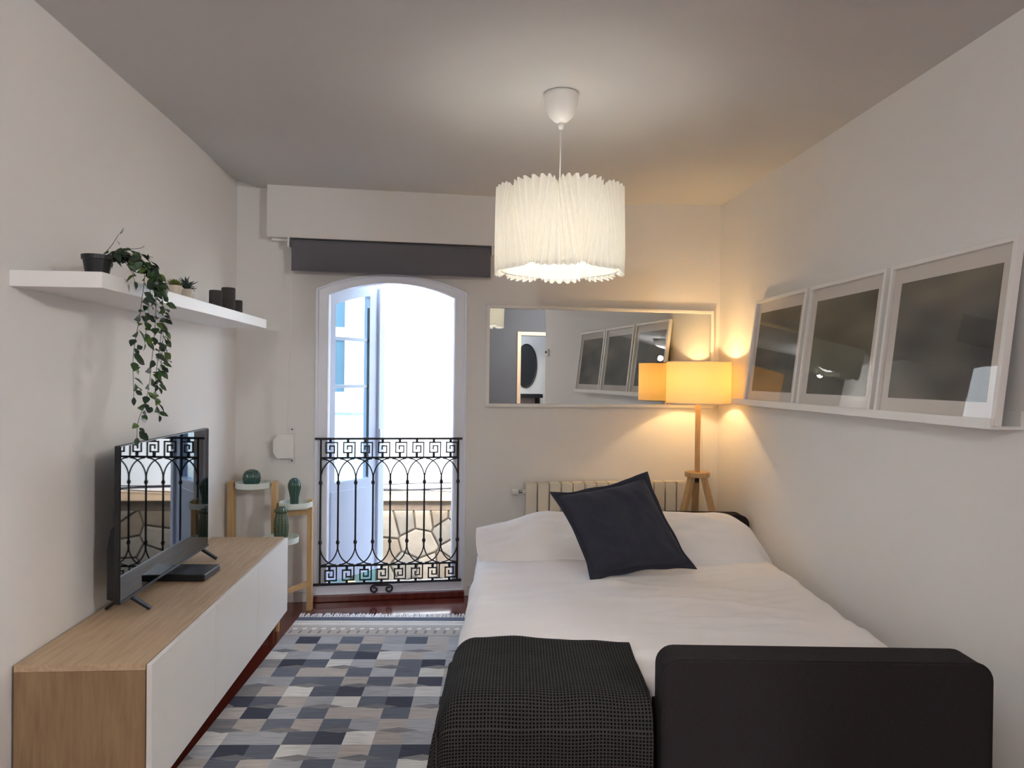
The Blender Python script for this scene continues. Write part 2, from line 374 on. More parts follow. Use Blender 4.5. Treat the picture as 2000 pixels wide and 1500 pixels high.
sp = [(.044, -.062), (.044, .040), (-.030, .040), (-.030, -.030), (.024, -.030), (.024, .016), (-.006, .016), (-.006, -.006)]
for i in range(N):
    u = UV0+(i+.5)*pt+.006
    for up in (1, 0):
        zc = .975 if up else .172; sg = 1 if up else -1
        pts = [(u+a*.95, 0, zc+sg*b*.92) for a, b in sp]; mb = MB(RB)
        for a, b in zip(pts[:-1], pts[1:]):
            mb.box(min(a[0], b[0])-.0042, max(a[0], b[0])+.0042, -.004, .004, min(a[2], b[2])-.0042, max(a[2], b[2])+.0042)
        s_ = mb.build('greek_spiral', 'iron', rail)
        for zz in ((1.03, .975+.037), (.975-.028, .915)) if up else ((.228, .172+.028), (.172-.037, .113)):
            MB(RB).box(u-.010, u+.006, -.006, .006, zz[1], zz[0]).build('spacer', 'iron', s_)
# scroll foot under the bottom rail
def spiral(cx, cz, sg):
    p = [(cx+sg*(.0-.055), 0, .098)]
    p = []
    for i in range(15):
        a = -pi/2+sg*0+i/14*2.2*pi; r = .026*(1-.62*i/14)
        p.append((cx+sg*(-r*cos(a)), -.004, cz-r*sin(a)))
    return p
pl = spiral(.862, .073, 1); pr = spiral(.952, .073, -1)
MB(RB).tube(list(reversed(pl))+pr, .0062, 8).build('scroll_foot', 'iron', rail, smooth=True)

# ------------------------------------------------------------------ blind, cord, winder
bl = thing('roller_blind', BW @ Vector((.96, -.075, 2.25)), PHI, 'charcoal grey roller blind rolled most of the way up above the balcony door', 'blind')
MB(BW).grid(lambda a, b: (.335+1.245*a, -.075+.028*cos(2*pi*b), 2.252+.026*sin(2*pi*b)), 2, 20).build('roll', 'blind', bl, smooth=True)
MB(BW).box(.342, 1.578, -.104, -.1015, 2.084, 2.25).build('fabric', 'blind', bl)
MB(BW).box(.342, 1.578, -.108, -.098, 2.078, 2.092).build('bottom_bar', 'blind', bl, .002)
for u in (.318, 1.583): MB(BW).box(u, u+.012, -.115, -.03, 2.225, 2.284).build('bracket', 'white', bl, .002)
MB(BW).box(.215, .318, -.05, -.04, 2.268, 2.282).build('mounting_rail', 'white', bl, .001)
c = MB(BW)
c.tube([(.336, -.098, 2.08), (.337, -.095, 1.6), (.318, -.07, 1.075)], .0014, 5); c.tube([(.344, -.10, 2.08), (.345, -.09, 1.75), (.332, -.08, 1.45), (.324, -.06, 1.075)], .0014, 5)
tag(c.build('blind_cord', 'trim'), 'thin pale pull cord hanging in a double loop from the roller blind', 'cord')
wi = thing('cord_winder', BW @ Vector((.34, 0, 1.0)), PHI, 'white cord winder box with a slanted side screwed to the wall left of the door', 'cord winder')
MB(BW).box(.318, .364, -.005, 0, .880, 1.110).build('wall_plate', 'trim', wi, .002)
MB(BW @ Matrix.Translation((.285, 0, 0)) @ Matrix.Rotation(0, 4, 'Z')).prism([(-.050, .955), (-.022, .915), (.072, .915), (.072, 1.066), (-.022, 1.066), (-.050, 1.03)], -.055, -.005).build('housing', 'white', wi, .002, fix=True)
for z in (.896, 1.094): MB(BW @ Matrix.Translation((.342, -.007, z)) @ Matrix.Rotation(pi/2, 4, 'X')).lathe([(.005, -.002), (.005, .002)], 10).build('screw', 'iron', wi)

# ------------------------------------------------------------------ mirror on the back wall
mr = thing('wall_mirror', BW @ Vector((2.36, 0, 1.57)), PHI, 'long white-framed mirror hung sideways on the wall above the radiator', 'mirror')
mu0, mu1, mz0, mz1 = 1.566, 3.146, 1.243, 1.913; t = .022
MB(BW).box(mu0+t, mu1-t, -.017, -.012, mz0+t, mz1-t).build('mirror_glass', 'mirror', mr)
mb = MB(BW)
def rect_frame(mb, u0, u1, z0, z1, t, y0, y1):
    o_ = [(u0, z0), (u1, z0), (u1, z1), (u0, z1)]; i_ = [(u0+t, z0+t), (u1-t, z0+t), (u1-t, z1-t), (u0+t, z1-t)]
    ringprism(mb, o_, i_, y0, y1)
rect_frame(mb, mu0, mu1, mz0, mz1, t, -.032, -.002); mb.build('frame', 'white', mr, .004, fix=True)
mb = MB(BW); rect_frame(mb, mu0-.004, mu1+.004, mz0-.004, mz1+.004, .012, -.02, -.001); mb.build('frame_lip', 'white', mr, .003, fix=True)

# ------------------------------------------------------------------ radiator
ra = thing('radiator', BW @ Vector((2.4, -.07, .1)), PHI, 'cream aluminium column radiator on the back wall behind the bed', 'radiator')
ne = 15; ru0 = 1.822; pw = .0795
for i in range(ne):
    u = ru0+i*pw
    e = MB(BW).box(u+.004, u+pw-.004, -.115, -.100, .14, .742).build('element', 'radi', ra, .003)
    MB(BW).box(u+.02, u+pw-.02, -.108, -.035, .15, .745).build('fin', 'radi', e, .003)
    MB(BW).prism([(u+.004, .742), (u+pw-.004, .742), (u+pw-.004, .750), (u+.004, .750)], -.112, -.035).build('cap', 'radi', e, .002, fix=True)
for z in (.19, .69): MB(BW @ Matrix.Translation((0, -.07, z))).tube([(ru0-.012, 0, 0), (ru0+ne*pw, 0, 0)], .018, 12).build('header_pipe', 'radi', ra, smooth=True)
v_ = MB(BW).tube([(ru0-.04, -.07, .69), (ru0, -.07, .69)], .011, 10).build('valve', 'chrome', ra, smooth=True)
MB(BW).tube([(ru0-.085, -.07, .69), (ru0-.04, -.07, .69)], .019, 14).build('valve_knob', 'white', v_, .003)
for u in (ru0+.3, ru0+.9): MB(BW).box(u, u+.03, -.035, -.001, .55, .58).build('wall_bracket', 'radi', ra)

# ------------------------------------------------------------------ shelf on the left wall
tag(MB().box(XL, -1.117, 2.325, 4.225, 1.7036, 1.7536).build('floating_shelf', 'shelfw', bevel=.0015), 'long thick white floating shelf on the left wall above the television', 'shelf')
SZ = 1.7536
pot = thing('trailing_plant', (-1.195, 2.455, SZ), 0, 'trailing green vine in a small black pot at the near end of the shelf', 'plant')
MB().lathe([(.030, 0), (.034, .002), (.043, .055), (.047, .056), (.048, .070), (.044, .070), (.041, .058), (.012, .056)], 28, (-1.195, 2.455, SZ)).build('plant_pot', 'blackp', pot, smooth=False)
# leaf meshes
def leaf_mesh(m, L=1, wd=.5):
    me = bpy.data.meshes.new('leaf'); pr = [(0, .0), (.18, .62), (.42, 1), (.70, .72), (1, 0)]
    vs = []; fs = []
    for x, w in pr: vs += [(x*L, -w*wd/2, .10*abs(w)-.25*x*x*.5), (x*L, 0, -.25*x*x*.5), (x*L, w*wd/2, .10*abs(w)-.25*x*x*.5)]
    for i in range(4):
        k = i*3; fs += [(k, k+3, k+4, k+1), (k+1, k+4, k+5, k+2)]
    me.from_pydata(vs, [], fs); me.materials.append(m); me.polygons.foreach_set('use_smooth', [True]*len(fs)); return me
LM = [leaf_mesh(M['leafd']), leaf_mesh(M['leafd'], wd=.6), leaf_mesh(M['leafm']), leaf_mesh(M['leafm'], wd=.58), leaf_mesh(M['leafl'])]
rv = random.Random(5)
def bez(pts, n):
    out = []; P = [Vector(p) for p in pts]; P = [P[0]*2-P[1]]+P+[P[-1]*2-P[-2]]
    for i in range(1, len(P)-2):
        for k in range(n):
            t = k/n; a, b, c_, d = P[i-1:i+3]
            out.append(.5*((2*b)+(c_-a)*t+(2*a-5*b+4*c_-d)*t*t+(3*b-a-3*c_+d)*t**3))
    out.append(P[-2]); return out
nleaf = 0
PC = Vector(pot.location)
def add_leaf(p, d, L):
    global nleaf
    if nleaf >= 295: return
    nleaf += 1
    r = rv.random(); me = LM[0] if r < .34 else LM[1] if r < .6 else LM[2] if r < .8 else LM[3] if r < .93 else LM[4]
    o = bpy.data.objects.new('leaf', me); C.objects.link(o); o.parent = pot
    x = d.normalized(); zt = Vector((rv.uniform(.1, 1), rv.uniform(-.9, .3), rv.uniform(-.2, .7))); z = (zt-x*zt.dot(x)).normalized(); y = z.cross(x)
    m = Matrix((x, y, z)).transposed().to_4x4()
    o.matrix_basis = Matrix.Translation(p-PC) @ m @ Matrix.Scale(L, 4)
def stem(pts, dens, spread=.028, L=(.030, .050), r=.0013, n=10, droop=.5):
    path = bez(pts, n); s_ = MB().tube(path, r, 5, r2=r*.6).build('stem', 'stem', pot)
    acc = 0
    for i in range(1, len(path)):
        seg = (path[i]-path[i-1]).length; acc += seg*dens
        while acc > 0:
            acc -= 1; t = rv.random(); p = path[i-1].lerp(path[i], t)
            q = rv.uniform(0, 2*pi); d = Vector((abs(cos(q))*.45 if p.z < 1.76 else cos(q)*.5, sin(q), -droop*rv.uniform(.2, 1.4)))
            add_leaf(p+Vector((rv.uniform(0, .01), d.y*.006, 0)), d, rv.uniform(*L))
    add_leaf(path[-1], (path[-1]-path[-3])+Vector((0, 0, -.002)), .03)
B0 = (-1.19, 2.46, 1.815)
stem([B0, (-1.15, 2.54, 1.86), (-1.09, 2.60, 1.83), (-1.075, 2.62, 1.70), (-1.072, 2.585, 1.50), (-1.07, 2.54, 1.36), (-1.07, 2.475, 1.28), (-1.07, 2.465, 1.225)], 68)
stem([B0, (-1.16, 2.56, 1.85), (-1.09, 2.66, 1.80), (-1.075, 2.68, 1.66), (-1.072, 2.665, 1.50), (-1.07, 2.62, 1.40)], 74)
stem([B0, (-1.15, 2.52, 1.85), (-1.09, 2.55, 1.81), (-1.075, 2.50, 1.66), (-1.072, 2.44, 1.50), (-1.07, 2.44, 1.36)], 58)
stem([B0, (-1.14, 2.56, 1.84), (-1.08, 2.65, 1.79), (-1.07, 2.66, 1.62), (-1.065, 2.60, 1.44), (-1.062, 2.60, 1.33), (-1.062, 2.62, 1.29)], 55)
stem([B0, (-1.15, 2.55, 1.835), (-1.09, 2.60, 1.80), (-1.075, 2.56, 1.68), (-1.07, 2.52, 1.54)], 85)
stem([B0, (-1.16, 2.55, 1.84), (-1.10, 2.62, 1.80), (-1.075, 2.64, 1.73)], 150)
stem([B0, (-1.15, 2.50, 1.83), (-1.10, 2.48, 1.78), (-1.085, 2.475, 1.745)], 45)
stem([B0, (-1.17, 2.49, 1.86), (-1.15, 2.505, 1.905)], 25, L=(.018, .03))
stem([B0, (-1.16, 2.56, 1.86), (-1.15, 2.66, 1.885), (-1.15, 2.70, 1.90)], 45, L=(.018, .028), droop=.1)
stem([B0, (-1.14, 2.56, 1.84), (-1.12, 2.64, 1.855), (-1.12, 2.70, 1.86)], 45, L=(.02, .03), droop=.1)
# succulents
def succ(name, x, y, r, h, label, kind):
    t_ = thing(name, (x, y, SZ), 0, label, 'plant', 'small succulents on the shelf')
    MB().lathe([(r*.78, 0), (r, h), (r*.9, h), (r*.85, h-.006)], 20, (x, y, SZ)).build('plant_pot', 'pot', t_)
    me = leaf_mesh(M['succ' if kind == 0 else 'aloe'], wd=.35 if kind == 0 else .2)
    n = 34 if kind == 0 else 30
    for i in range(n):
        a = i*2.4; el = radians(15+70*i/n) if kind == 0 else radians(30+58*i/n); L = (.044-.014*i/n) if kind == 0 else (.045+.01*(i % 3))*r/.03
        o = bpy.data.objects.new('leaf', me); C.objects.link(o); o.parent = t_
        o.matrix_basis = Matrix.Translation((0, 0, h-.002)) @ Matrix.Rotation(a, 4, 'Z') @ Matrix.Rotation(-el, 4, 'Y') @ Matrix.Scale(L, 4)
succ('potted_succulent', -1.2, 3.105, .030, .053, 'lime green rosette succulent in a cream pot on the shelf', 0)
succ('potted_succulent', -1.2, 3.235, .029, .053, 'dark spiky succulent in a cream pot, middle of the three on the shelf', 1)
succ('potted_succulent', -1.225, 3.335, .022, .048, 'smallest dark spiky succulent, farthest of the three cream pots on the shelf', 1)
for y, r, h, lb in ((3.60, .031, .092, 'medium-height dark grey pillar candle, nearest of three on the shelf'), (3.79, .034, .128, 'tallest dark grey pillar candle, middle of three on the shelf'), (3.93, .029, .078, 'shortest dark grey pillar candle, farthest of three on the shelf')):
    cd = thing('pillar_candle', (-1.195, y, SZ), 0, lb, 'candle', 'dark pillar candles on the shelf')
    MB().lathe([(r*.98, 0), (r, .002), (r, h-.004), (r*.93, h), (r*.8, h-.002)], 28, (-1.195, y, SZ)).build('wax', 'candle', cd, smooth=False)
    MB().tube([(-1.195, y, SZ+h-.003), (-1.195, y+.001, SZ+h+.004)], .001, 5).build('wick', 'pot', cd)

# ------------------------------------------------------------------ low cabinet
CX0, CX1, CY0, CY1, CT = -1.384, -.965, 2.34, 4.14, .519
cab = thing('tv_cabinet', ((CX0+CX1)/2, (CY0+CY1)/2, 0), 0, 'long low oak-veneer cabinet with three white doors along the left wall', 'cabinet')
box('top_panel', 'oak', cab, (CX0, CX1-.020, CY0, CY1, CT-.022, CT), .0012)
box('side_panel', 'oakside_shaded', cab, (CX0, CX1-.020, CY0, CY0+.018, .097, CT-.0225), .001)
box('side_panel', 'oakside_shaded', cab, (CX0, CX1-.020, CY1-.018, CY1, .097, CT-.0225), .001)
box('bottom_panel', 'oak', cab, (CX0, CX1-.020, CY0+.018, CY1-.018, .097, .115), .001)
box('back_panel', 'white', cab, (CX0, CX0+.006, CY0+.018, CY1-.018, .116, CT-.023))
for i in range(3):
    y0 = CY0+i*.6; box('door', 'door', cab, (CX1-.017, CX1, y0+.0015, y0+.5985, .100, CT-.004), .0012)
for i in (1, 2): box('partition', 'oak', cab, (CX0+.01, CX1-.022, CY0+i*.6-.009, CY0+i*.6+.009, .1155, CT-.023))
for x in (CX0+.05, CX1-.045):
    for y in (CY0+.06, CY1-.05): MB().lathe([(.013, 0), (.018, .097)], 16, (x, y, 0)).build('leg', 'beech', cab)

# ------------------------------------------------------------------ television
TX = -1.25; ty0, ty1, tz0, tz1 = 2.745, 3.68, .578, 1.168
tv = thing('television', (TX, 3.21, CT), 0, 'large black flat-screen television reflecting the railing, standing on the low cabinet', 'television')
box('housing', 'blackp', tv, (TX-.022, TX-.001, ty0, ty1, tz0, tz1), .003)
MB().prism([(TX-.024, tz0+.0), (TX-.024, tz0+.30), (TX-.05, tz0+.27), (TX-.062, tz0+.20), (TX-.062, tz0+.01)], ty0+.03, ty1-.03).build('rear_housing', 'blackp', tv, .005, fix=True)
box('screen', 'screen', tv, (TX-.001, TX+.001, ty0+.004, ty1-.004, tz0+.012, tz1-.004))
box('lower_bezel', 'blackp', tv, (TX, TX+.004, ty0, ty1, tz0, tz0+.010), .001)
for y in (2.86, 3.62):
    mb = MB(); mb.bar((TX-.02, y, tz0+.004), (TX+.062, y+.005, CT+.007), .022, .012, (0, 0, 1)); mb.bar((TX-.03, y, tz0+.004), (TX-.105, y+.01, CT+.007), .022, .012, (0, 0, 1))
    mb.box(TX-.034, TX-.014, y-.012, y+.012, tz0-.012, tz0+.02); mb.build('foot', 'blackp', tv, .002)
sb = MB(Matrix.Translation((-1.235, 3.335, CT)) @ Matrix.Rotation(-.05, 4, 'Z')); sb.box(-.125, .125, -.09, .09, .004, .034)
o = sb.build('media_box', 'blackp', None, .004); tag(o, 'flat black set-top box on the cabinet under the television', 'set-top box')

# ------------------------------------------------------------------ tiered plant stand
ps = thing('plant_stand', (-1.10, 4.38, 0), 0, 'wooden plant stand with three round white trays in the corner by the balcony door', 'plant stand')
def tray(x, y, z, r):
    MB().lathe([(r*.92, 0), (r, .003), (r, .034), (r-.006, .034), (r-.007, .008), (r*.3, .007)], 40, (x, y, z)).build('tray', 'tray', ps, smooth=False)
tray(-1.228, 4.385, .760, .103); tray(-.985, 4.415, .637, .098); tray(-1.04, 4.27, .455, .105)
box('leg', 'beech', ps, (-1.372, -1.336, 4.36, 4.42, 0, .797), .002)
box('leg', 'beech', ps, (-1.117, -1.087, 4.36, 4.42, 0, .797), .002)
MB().bar((-.905, 4.455, 0), (-.905, 4.455, .677), .030, .044, (0, 1, 0)).build('leg', 'beech', ps, .002)
MB().bar((-1.06, 4.165, 0), (-1.06, 4.165, .455), .030, .02, (0, 1, 0)).build('leg', 'beech', ps, .002)
MB().bar((-.908, 4.45, .165), (-1.06, 4.19, .165), .018, .03, (0, 0, 1)).build('rung', 'beech', ps, .002)
MB().bar((-1.34, 4.39, .165), (-1.117, 4.39, .165), .018, .03, (0, 0, 1)).build('rung', 'beech', ps, .002)
MB().bar((-1.087, 4.40, .60), (-.92, 4.45, .60), .018, .03, (0, 0, 1)).build('rung', 'beech', ps, .002)
MB().bar((-1.102, 4.38, .165), (-1.065, 4.19, .165), .018, .03, (0, 0, 1)).build('rung', 'beech', ps, .002)
def ribs(n, d): return lambda a, z: 1-d*(1-abs(cos(a*n/2)))
o = MB().lathe([(.022, 0), (.038, .007), (.049, .026), (.053, .050), (.049, .074), (.036, .092), (.017, .100), (.003, .096)], 96, (-1.238, 4.385, .768), rfun=ribs(16, .14)).build('ceramic_cactus', 'cactus', smooth=True)
tag(o, 'round ribbed green ceramic cactus on the highest tray of the plant stand', 'ornament', 'ceramic cacti on the plant stand')
o = MB().lathe([(.024, 0), (.025, .02), (.026, .05), (.033, .085), (.040, .115), (.040, .135), (.030, .158), (.014, .170), (.003, .172)], 96, (-.99, 4.40, .645), rfun=ribs(10, .14)).build('ceramic_cactus', 'cactus', smooth=True)
tag(o, 'pear-shaped green ceramic cactus on the middle tray of the plant stand', 'ornament', 'ceramic cacti on the plant stand')
def bumps(a, z): return 1-.11*(1-abs(cos(a*6)))+.11*max(0, sin(z*420))*max(0, abs(cos(a*6))-.3)
prof = [(.026+.0, 0)]+[(.030+.013*sin(pi*min(1, (i/40)*1.15+.05)) if i < 34 else .0405*sqrt(max(0, 1-((i-33)/7.2)**2))+.001, .205*i/40) for i in range(1, 41)]
o = MB().lathe(prof, 96, (-1.035, 4.27, .463), rfun=bumps).build('ceramic_cactus', 'cactus2', smooth=True)
tag(o, 'tall knobbly olive-green ceramic cactus on the lowest tray of the plant stand', 'ornament', 'ceramic cacti on the plant stand')

# ------------------------------------------------------------------ picture ledge and pictures
lg = thing('picture_ledge', (XR-.05, 3.24, 1.29), 0, 'narrow white picture ledge carrying three framed pictures on the right wall', 'shelf')
LX = 1.685
box('base_plate', 'white', lg, (LX, XR, 2.155, 4.33, 1.292, 1.302), .001); box('front_lip', 'white', lg, (LX-.008, LX+.004, 2.155, 4.33, 1.292, 1.326), .0015)
box('back_plate', 'white', lg, (XR-.012, XR, 2.155, 4.33, 1.302, 1.352), .001)
def picture(y0, y1, label, seed, c1, c2, c3):
    Hh = .612; x0 = LX+.012; lean = math.atan2(XR-.024-x0, Hh)
    T = Matrix.Translation((x0, y1, 1.3025)) @ Matrix.Rotation(lean, 4, 'Y') @ Matrix.Rotation(-pi/2, 4, 'Z')   # local x along -y (towards camera), -y towards the room... 
    w_ = y1-y0
    pc = thing('framed_picture', (x0, (y0+y1)/2, 1.3025), 0, label, 'picture', 'framed pictures leaning on the ledge')
    # local frame: x = from far edge to near edge, y = outwards from wall is negative
    mb = MB(T); ringprism(mb, [(0, 0), (w_, 0), (w_, Hh), (0, Hh)], [(.018, .018), (w_-.018, .018), (w_-.018, Hh-.018), (.018, Hh-.018)], -.012, .014); mb.build('frame', 'white', pc, .0015, fix=True)
    MB(T).box(.016, w_-.016, .0045, .0075, .016, Hh-.016).build('mount', 'mat_board', pc)
    m = bpy.data.materials.new('print_%d' % seed); m.use_nodes = True; nt = m.node_tree; n = nt.nodes; L = nt.links; p = n['Principled BSDF']; p.inputs['Roughness'].default_value = .6
    p.inputs['Specular IOR Level'].default_value = .1
    tc = n.new('ShaderNodeTexCoord'); mp = n.new('ShaderNodeMapping'); mp.inputs['Rotation'].default_value = (.45, 0, 0); mp.inputs['Scale'].default_value = (1, 1.1, 3.2); mp.inputs['Location'].default_value = (0, seed*.3, seed*.21)
    nz = n.new('ShaderNodeTexNoise'); nz.inputs['Scale'].default_value = 1.7; nz.inputs['Detail'].default_value = 1.0
    r = n.new('ShaderNodeValToRGB'); e = r.color_ramp.elements; e[0].position = .3; e[0].color = s2l(c1); e[1].position = .72; e[1].color = s2l(c3); k = e.new(.5); k.color = s2l(c2)
    L.new(tc.outputs['Object'], mp.inputs[0]); L.new(mp.outputs[0], nz.inputs['Vector']); L.new(nz.outputs['Fac'], r.inputs[0]); L.new(r.outputs[0], p.inputs['Base Color'])
    MB(T).box(.066, w_-.066, .0030, .0044, .075, Hh-.078).build('print', m, pc)
    MB(T).box(.0175, w_-.0175, -.002, .0, .0175, Hh-.0175).build('picture_glass', 'pglass', pc)
    MB(T).box(.01, w_-.01, .008, .0115, .01, Hh-.01).build('backing_board', 'blind', pc)
picture(3.535, 4.165, 'farthest framed picture on the ledge, its glass catching yellow lamp light', 1, (84, 84, 76), (112, 108, 94), (128, 124, 106))
picture(2.85, 3.50, 'middle framed picture on the ledge, its glass reflecting the pendant lamp', 2, (84, 82, 72), (106, 102, 88), (130, 124, 106))
picture(2.15, 2.82, 'nearest framed picture on the ledge, dark misty print in a white mount', 3, (78, 78, 78), (116, 112, 104), (146, 138, 120))

# ------------------------------------------------------------------ pendant lamp
PX, PY = .415, 3.035
pd = thing('pendant_lamp', (PX, PY, 1.85), 0, 'white pleated paper pendant lamp hanging from the ceiling over the bed', 'pendant lamp')
MB().lathe([(.012, -.122), (.030, -.113), (.052, -.092), (.066, -.06), (.073, -.02), (.073, 0)], 40, (PX, PY, ZC-.002)).build('canopy', 'white', pd, smooth=True)
MB().lathe([(.008, -.148), (.013, -.135), (.013, -.118)], 20, (PX, PY, ZC-.002)).build('cord_grip', 'white', pd, smooth=True)
MB().tube([(PX, PY, ZC-.145), (PX-.003, PY, 2.18)], .003, 8).build('cord', 'white', pd, smooth=True)
zt_, zb_ = 2.232, 1.884; MP = 8; NPl = 80
SUB = 6
def shade_pt(k, v):          # k: step index around, SUB steps per pleat; v: 0 bottom..1 top
    ph = 2*pi*(k % SUB)/SUB; s_ = 2*pi*k/(SUB*NPl); a0 = radians(-100); am = .84
    a1 = a0+pi/MP
    th = s_-am*(sin(MP*(s_-a1))*(1-v)+sin(MP*(s_-a0))*v)/MP
    dt = 1-am*cos(MP*(s_-a0)); db = 1-am*cos(MP*(s_-a1)); dens = db+(dt-db)*v
    wv = cos(ph)-.25*cos(2*ph)
    top_sc = .5*(1+cos(MP*(s_-a0))); bot_sc = .5*(1+cos(MP*(s_-a1)))
    zz0 = zb_+.022*bot_sc**2-.004; zz1 = zt_-.026*top_sc**3
    zz = zz0+(zz1-zz0)*v+(.005*wv*(1 if v > .5 else -1) if v in (0, 1) else 0)
    rr = .266+.0078*(.25+dens)*wv*.8+.004*sin(pi*v)-.014*top_sc**4*v**6-.012*bot_sc**4*(1-v)**6
    return (PX+rr*cos(th), PY+rr*sin(th), zz)
nv = 8; vs = []; fs = []; nk = SUB*NPl
for j in range(nv+1):
    for k in range(nk): vs.append(shade_pt(k, j/nv))
for j in range(nv):
    for k in range(nk): fs.append((j*nk+k, j*nk+(k+1) % nk, (j+1)*nk+(k+1) % nk, (j+1)*nk+k))
mb = MB(); mb.add(vs, fs); sh = mb.build('lamp_shade', 'pshade', pd)
MB().lathe([(.252, .0), (.254, .0), (.254, .003), (.252, .003)], 60, (PX, PY, zb_+.012), cap=False).build('wire_ring', 'chrome', pd)
mb = MB()
for i in range(3):
    a = i*2*pi/3+.3; mb.tube([(PX, PY, 2.17), (PX+.25*cos(a), PY+.25*sin(a), 2.20)], .0018, 5)
mb.build('wire_spider', 'chrome', pd)
MB().lathe([(.018, 0), (.02, .02), (.02, .06), (.012, .075)], 16, (PX, PY, 2.13)).build('socket', 'white', pd, smooth=True)
bulbm = mat('pendant_bulb_glow', (255, 250, 235), .4, var=0, emit=(255, 244, 222), estr=6)
bulb = MB().sphere((PX, PY, 2.095), .035, 16, 10, (1, 1, 1.25)).build('bulb', bulbm, pd, smooth=True)
PL = lamp('pendant_light', 'POINT', (PX, PY, 2.005), 4.0, (1, .965, .89), .11)

# ------------------------------------------------------------------ floor lamp
FX, FY = 1.543, 4.555
fl = thing('floor_lamp', (FX, FY, 0), 0, 'tripod wooden floor lamp with a lit yellow drum shade behind the head of the bed', 'floor lamp')
MB().box(FX-.014, FX+.014, FY-.014, FY+.014, .835, 1.30).build('pole', 'beech', fl, .002)
MB().lathe([(.079, 0), (.080, .002), (.080, .028), (.079, .030)], 40, (FX, FY, .808)).build('tripod_top', 'beech', fl)
for a in (radians(200), radians(-40), radians(80)):
    mb = MB(); d = Vector((cos(a), sin(a), 0)); k = .9 if abs(a-radians(80)) < .1 else 1
    mb.bar(Vector((FX, FY, .808))+d*.045, Vector((FX, FY, 0.0))+d*(.17 if k < 1 else .26), .044, .03, d); mb.build('leg', 'beech', fl, .002)
MB().lathe([(.014, 0), (.014, .03), (.006, .035)], 12, (FX, FY, .772)).build('nut', 'blackp', fl)
mb = MB(); zs0, zs1, rs = 1.282, 1.556, .205
mb.lathe([(rs, zs0), (rs, zs1)], 64, (FX, FY, 0), cap=False); mb.build('lamp_shade', 'lshade', fl, smooth=True)
for z in (zs0, zs1-.006): MB().lathe([(rs-.002, z), (rs+.0015, z), (rs+.0015, z+.006), (rs-.002, z+.006)], 64, (FX, FY, 0), cap=False).build('shade_rim', 'mat_board', fl)
MB().lathe([(.015, 0), (.017, .05)], 14, (FX, FY, 1.30)).build('socket', 'white', fl)
bm2 = mat('floor_bulb_glow', (255, 210, 130), .4, var=0, emit=(255, 196, 110), estr=8)
MB().sphere((FX, FY, 1.395), .030, 14, 8, (1, 1, 1.2)).build('bulb', bm2, fl, smooth=True)
MB().tube(bez([(FX+.012, FY-.018, 1.285), (FX+.020, FY-.02, 1.12), (FX+.026, FY-.02, .98), (FX+.034, FY-.02, .84)], 6), .0012, 5).build('cord', 'trim', fl)
MB().box(FX+.012, FY and FX+.021, FY-.026, FY-.018, 1.15, 1.175).build('switch', 'white', fl, .002)
FL = lamp('floor_lamp_light', 'POINT', (FX, FY, 1.43), 10, (1, .67, .32), .03)

# ------------------------------------------------------------------ sofa bed
BD = Matrix.Translation((-.04, 2.14, 0)) @ Matrix.Rotation(-.078, 4, 'Z')
sf = thing('sofa_bed', BD @ Vector((.8, 1.1, 0)), -.078, 'charcoal upholstered sofa bed folded out, with a low arm at each end', 'sofa bed')
MB(BD).box(.06, 1.58, .14, 2.2, .05, .27).build('base', 'sofa', sf, .02, seg=3)
MB(BD).box(.03, 1.58, .14, 2.2, .275, .44).build('mattress', 'sofa', sf, .03, seg=3)
def arm(y0, y1, zt, name='armrest'):
    r = .055; x0, x1 = .655, 1.635; n = 6
    prof = [(x0, .04), (x1, .04)]+[(x1-r+r*cos(a), zt-r+r*sin(a)) for a in [pi/2*i/n for i in range(n+1)]]+[(x0+r-r*sin(a), zt-r+r*cos(a)) for a in [pi/2*i/n for i in range(n+1)]]
    a_ = MB(BD).prism(prof, y0, y1).build('armrest', 'sofa', sf, .008, fix=True, seg=2)
    pip = [(x, y0+.004, z) for x, z in prof[2:]]
    MB(BD).tube([(x1+.0, y0+.002, .05)]+[(x, y, z+.0) for x, y, z in pip]+[(x0, y0+.002, .05)], .0035, 6).build('piping', 'sofa', a_, smooth=True)
arm(0.0, .128, .605); arm(2.235, 2.375, .612)
for x, y in ((.12, .25), (1.5, .25), (.12, 2.1), (1.5, 2.1)): MB(BD).lathe([(.02, 0), (.025, .05)], 12, (x, y, 0)).build('foot', 'blackp', sf)

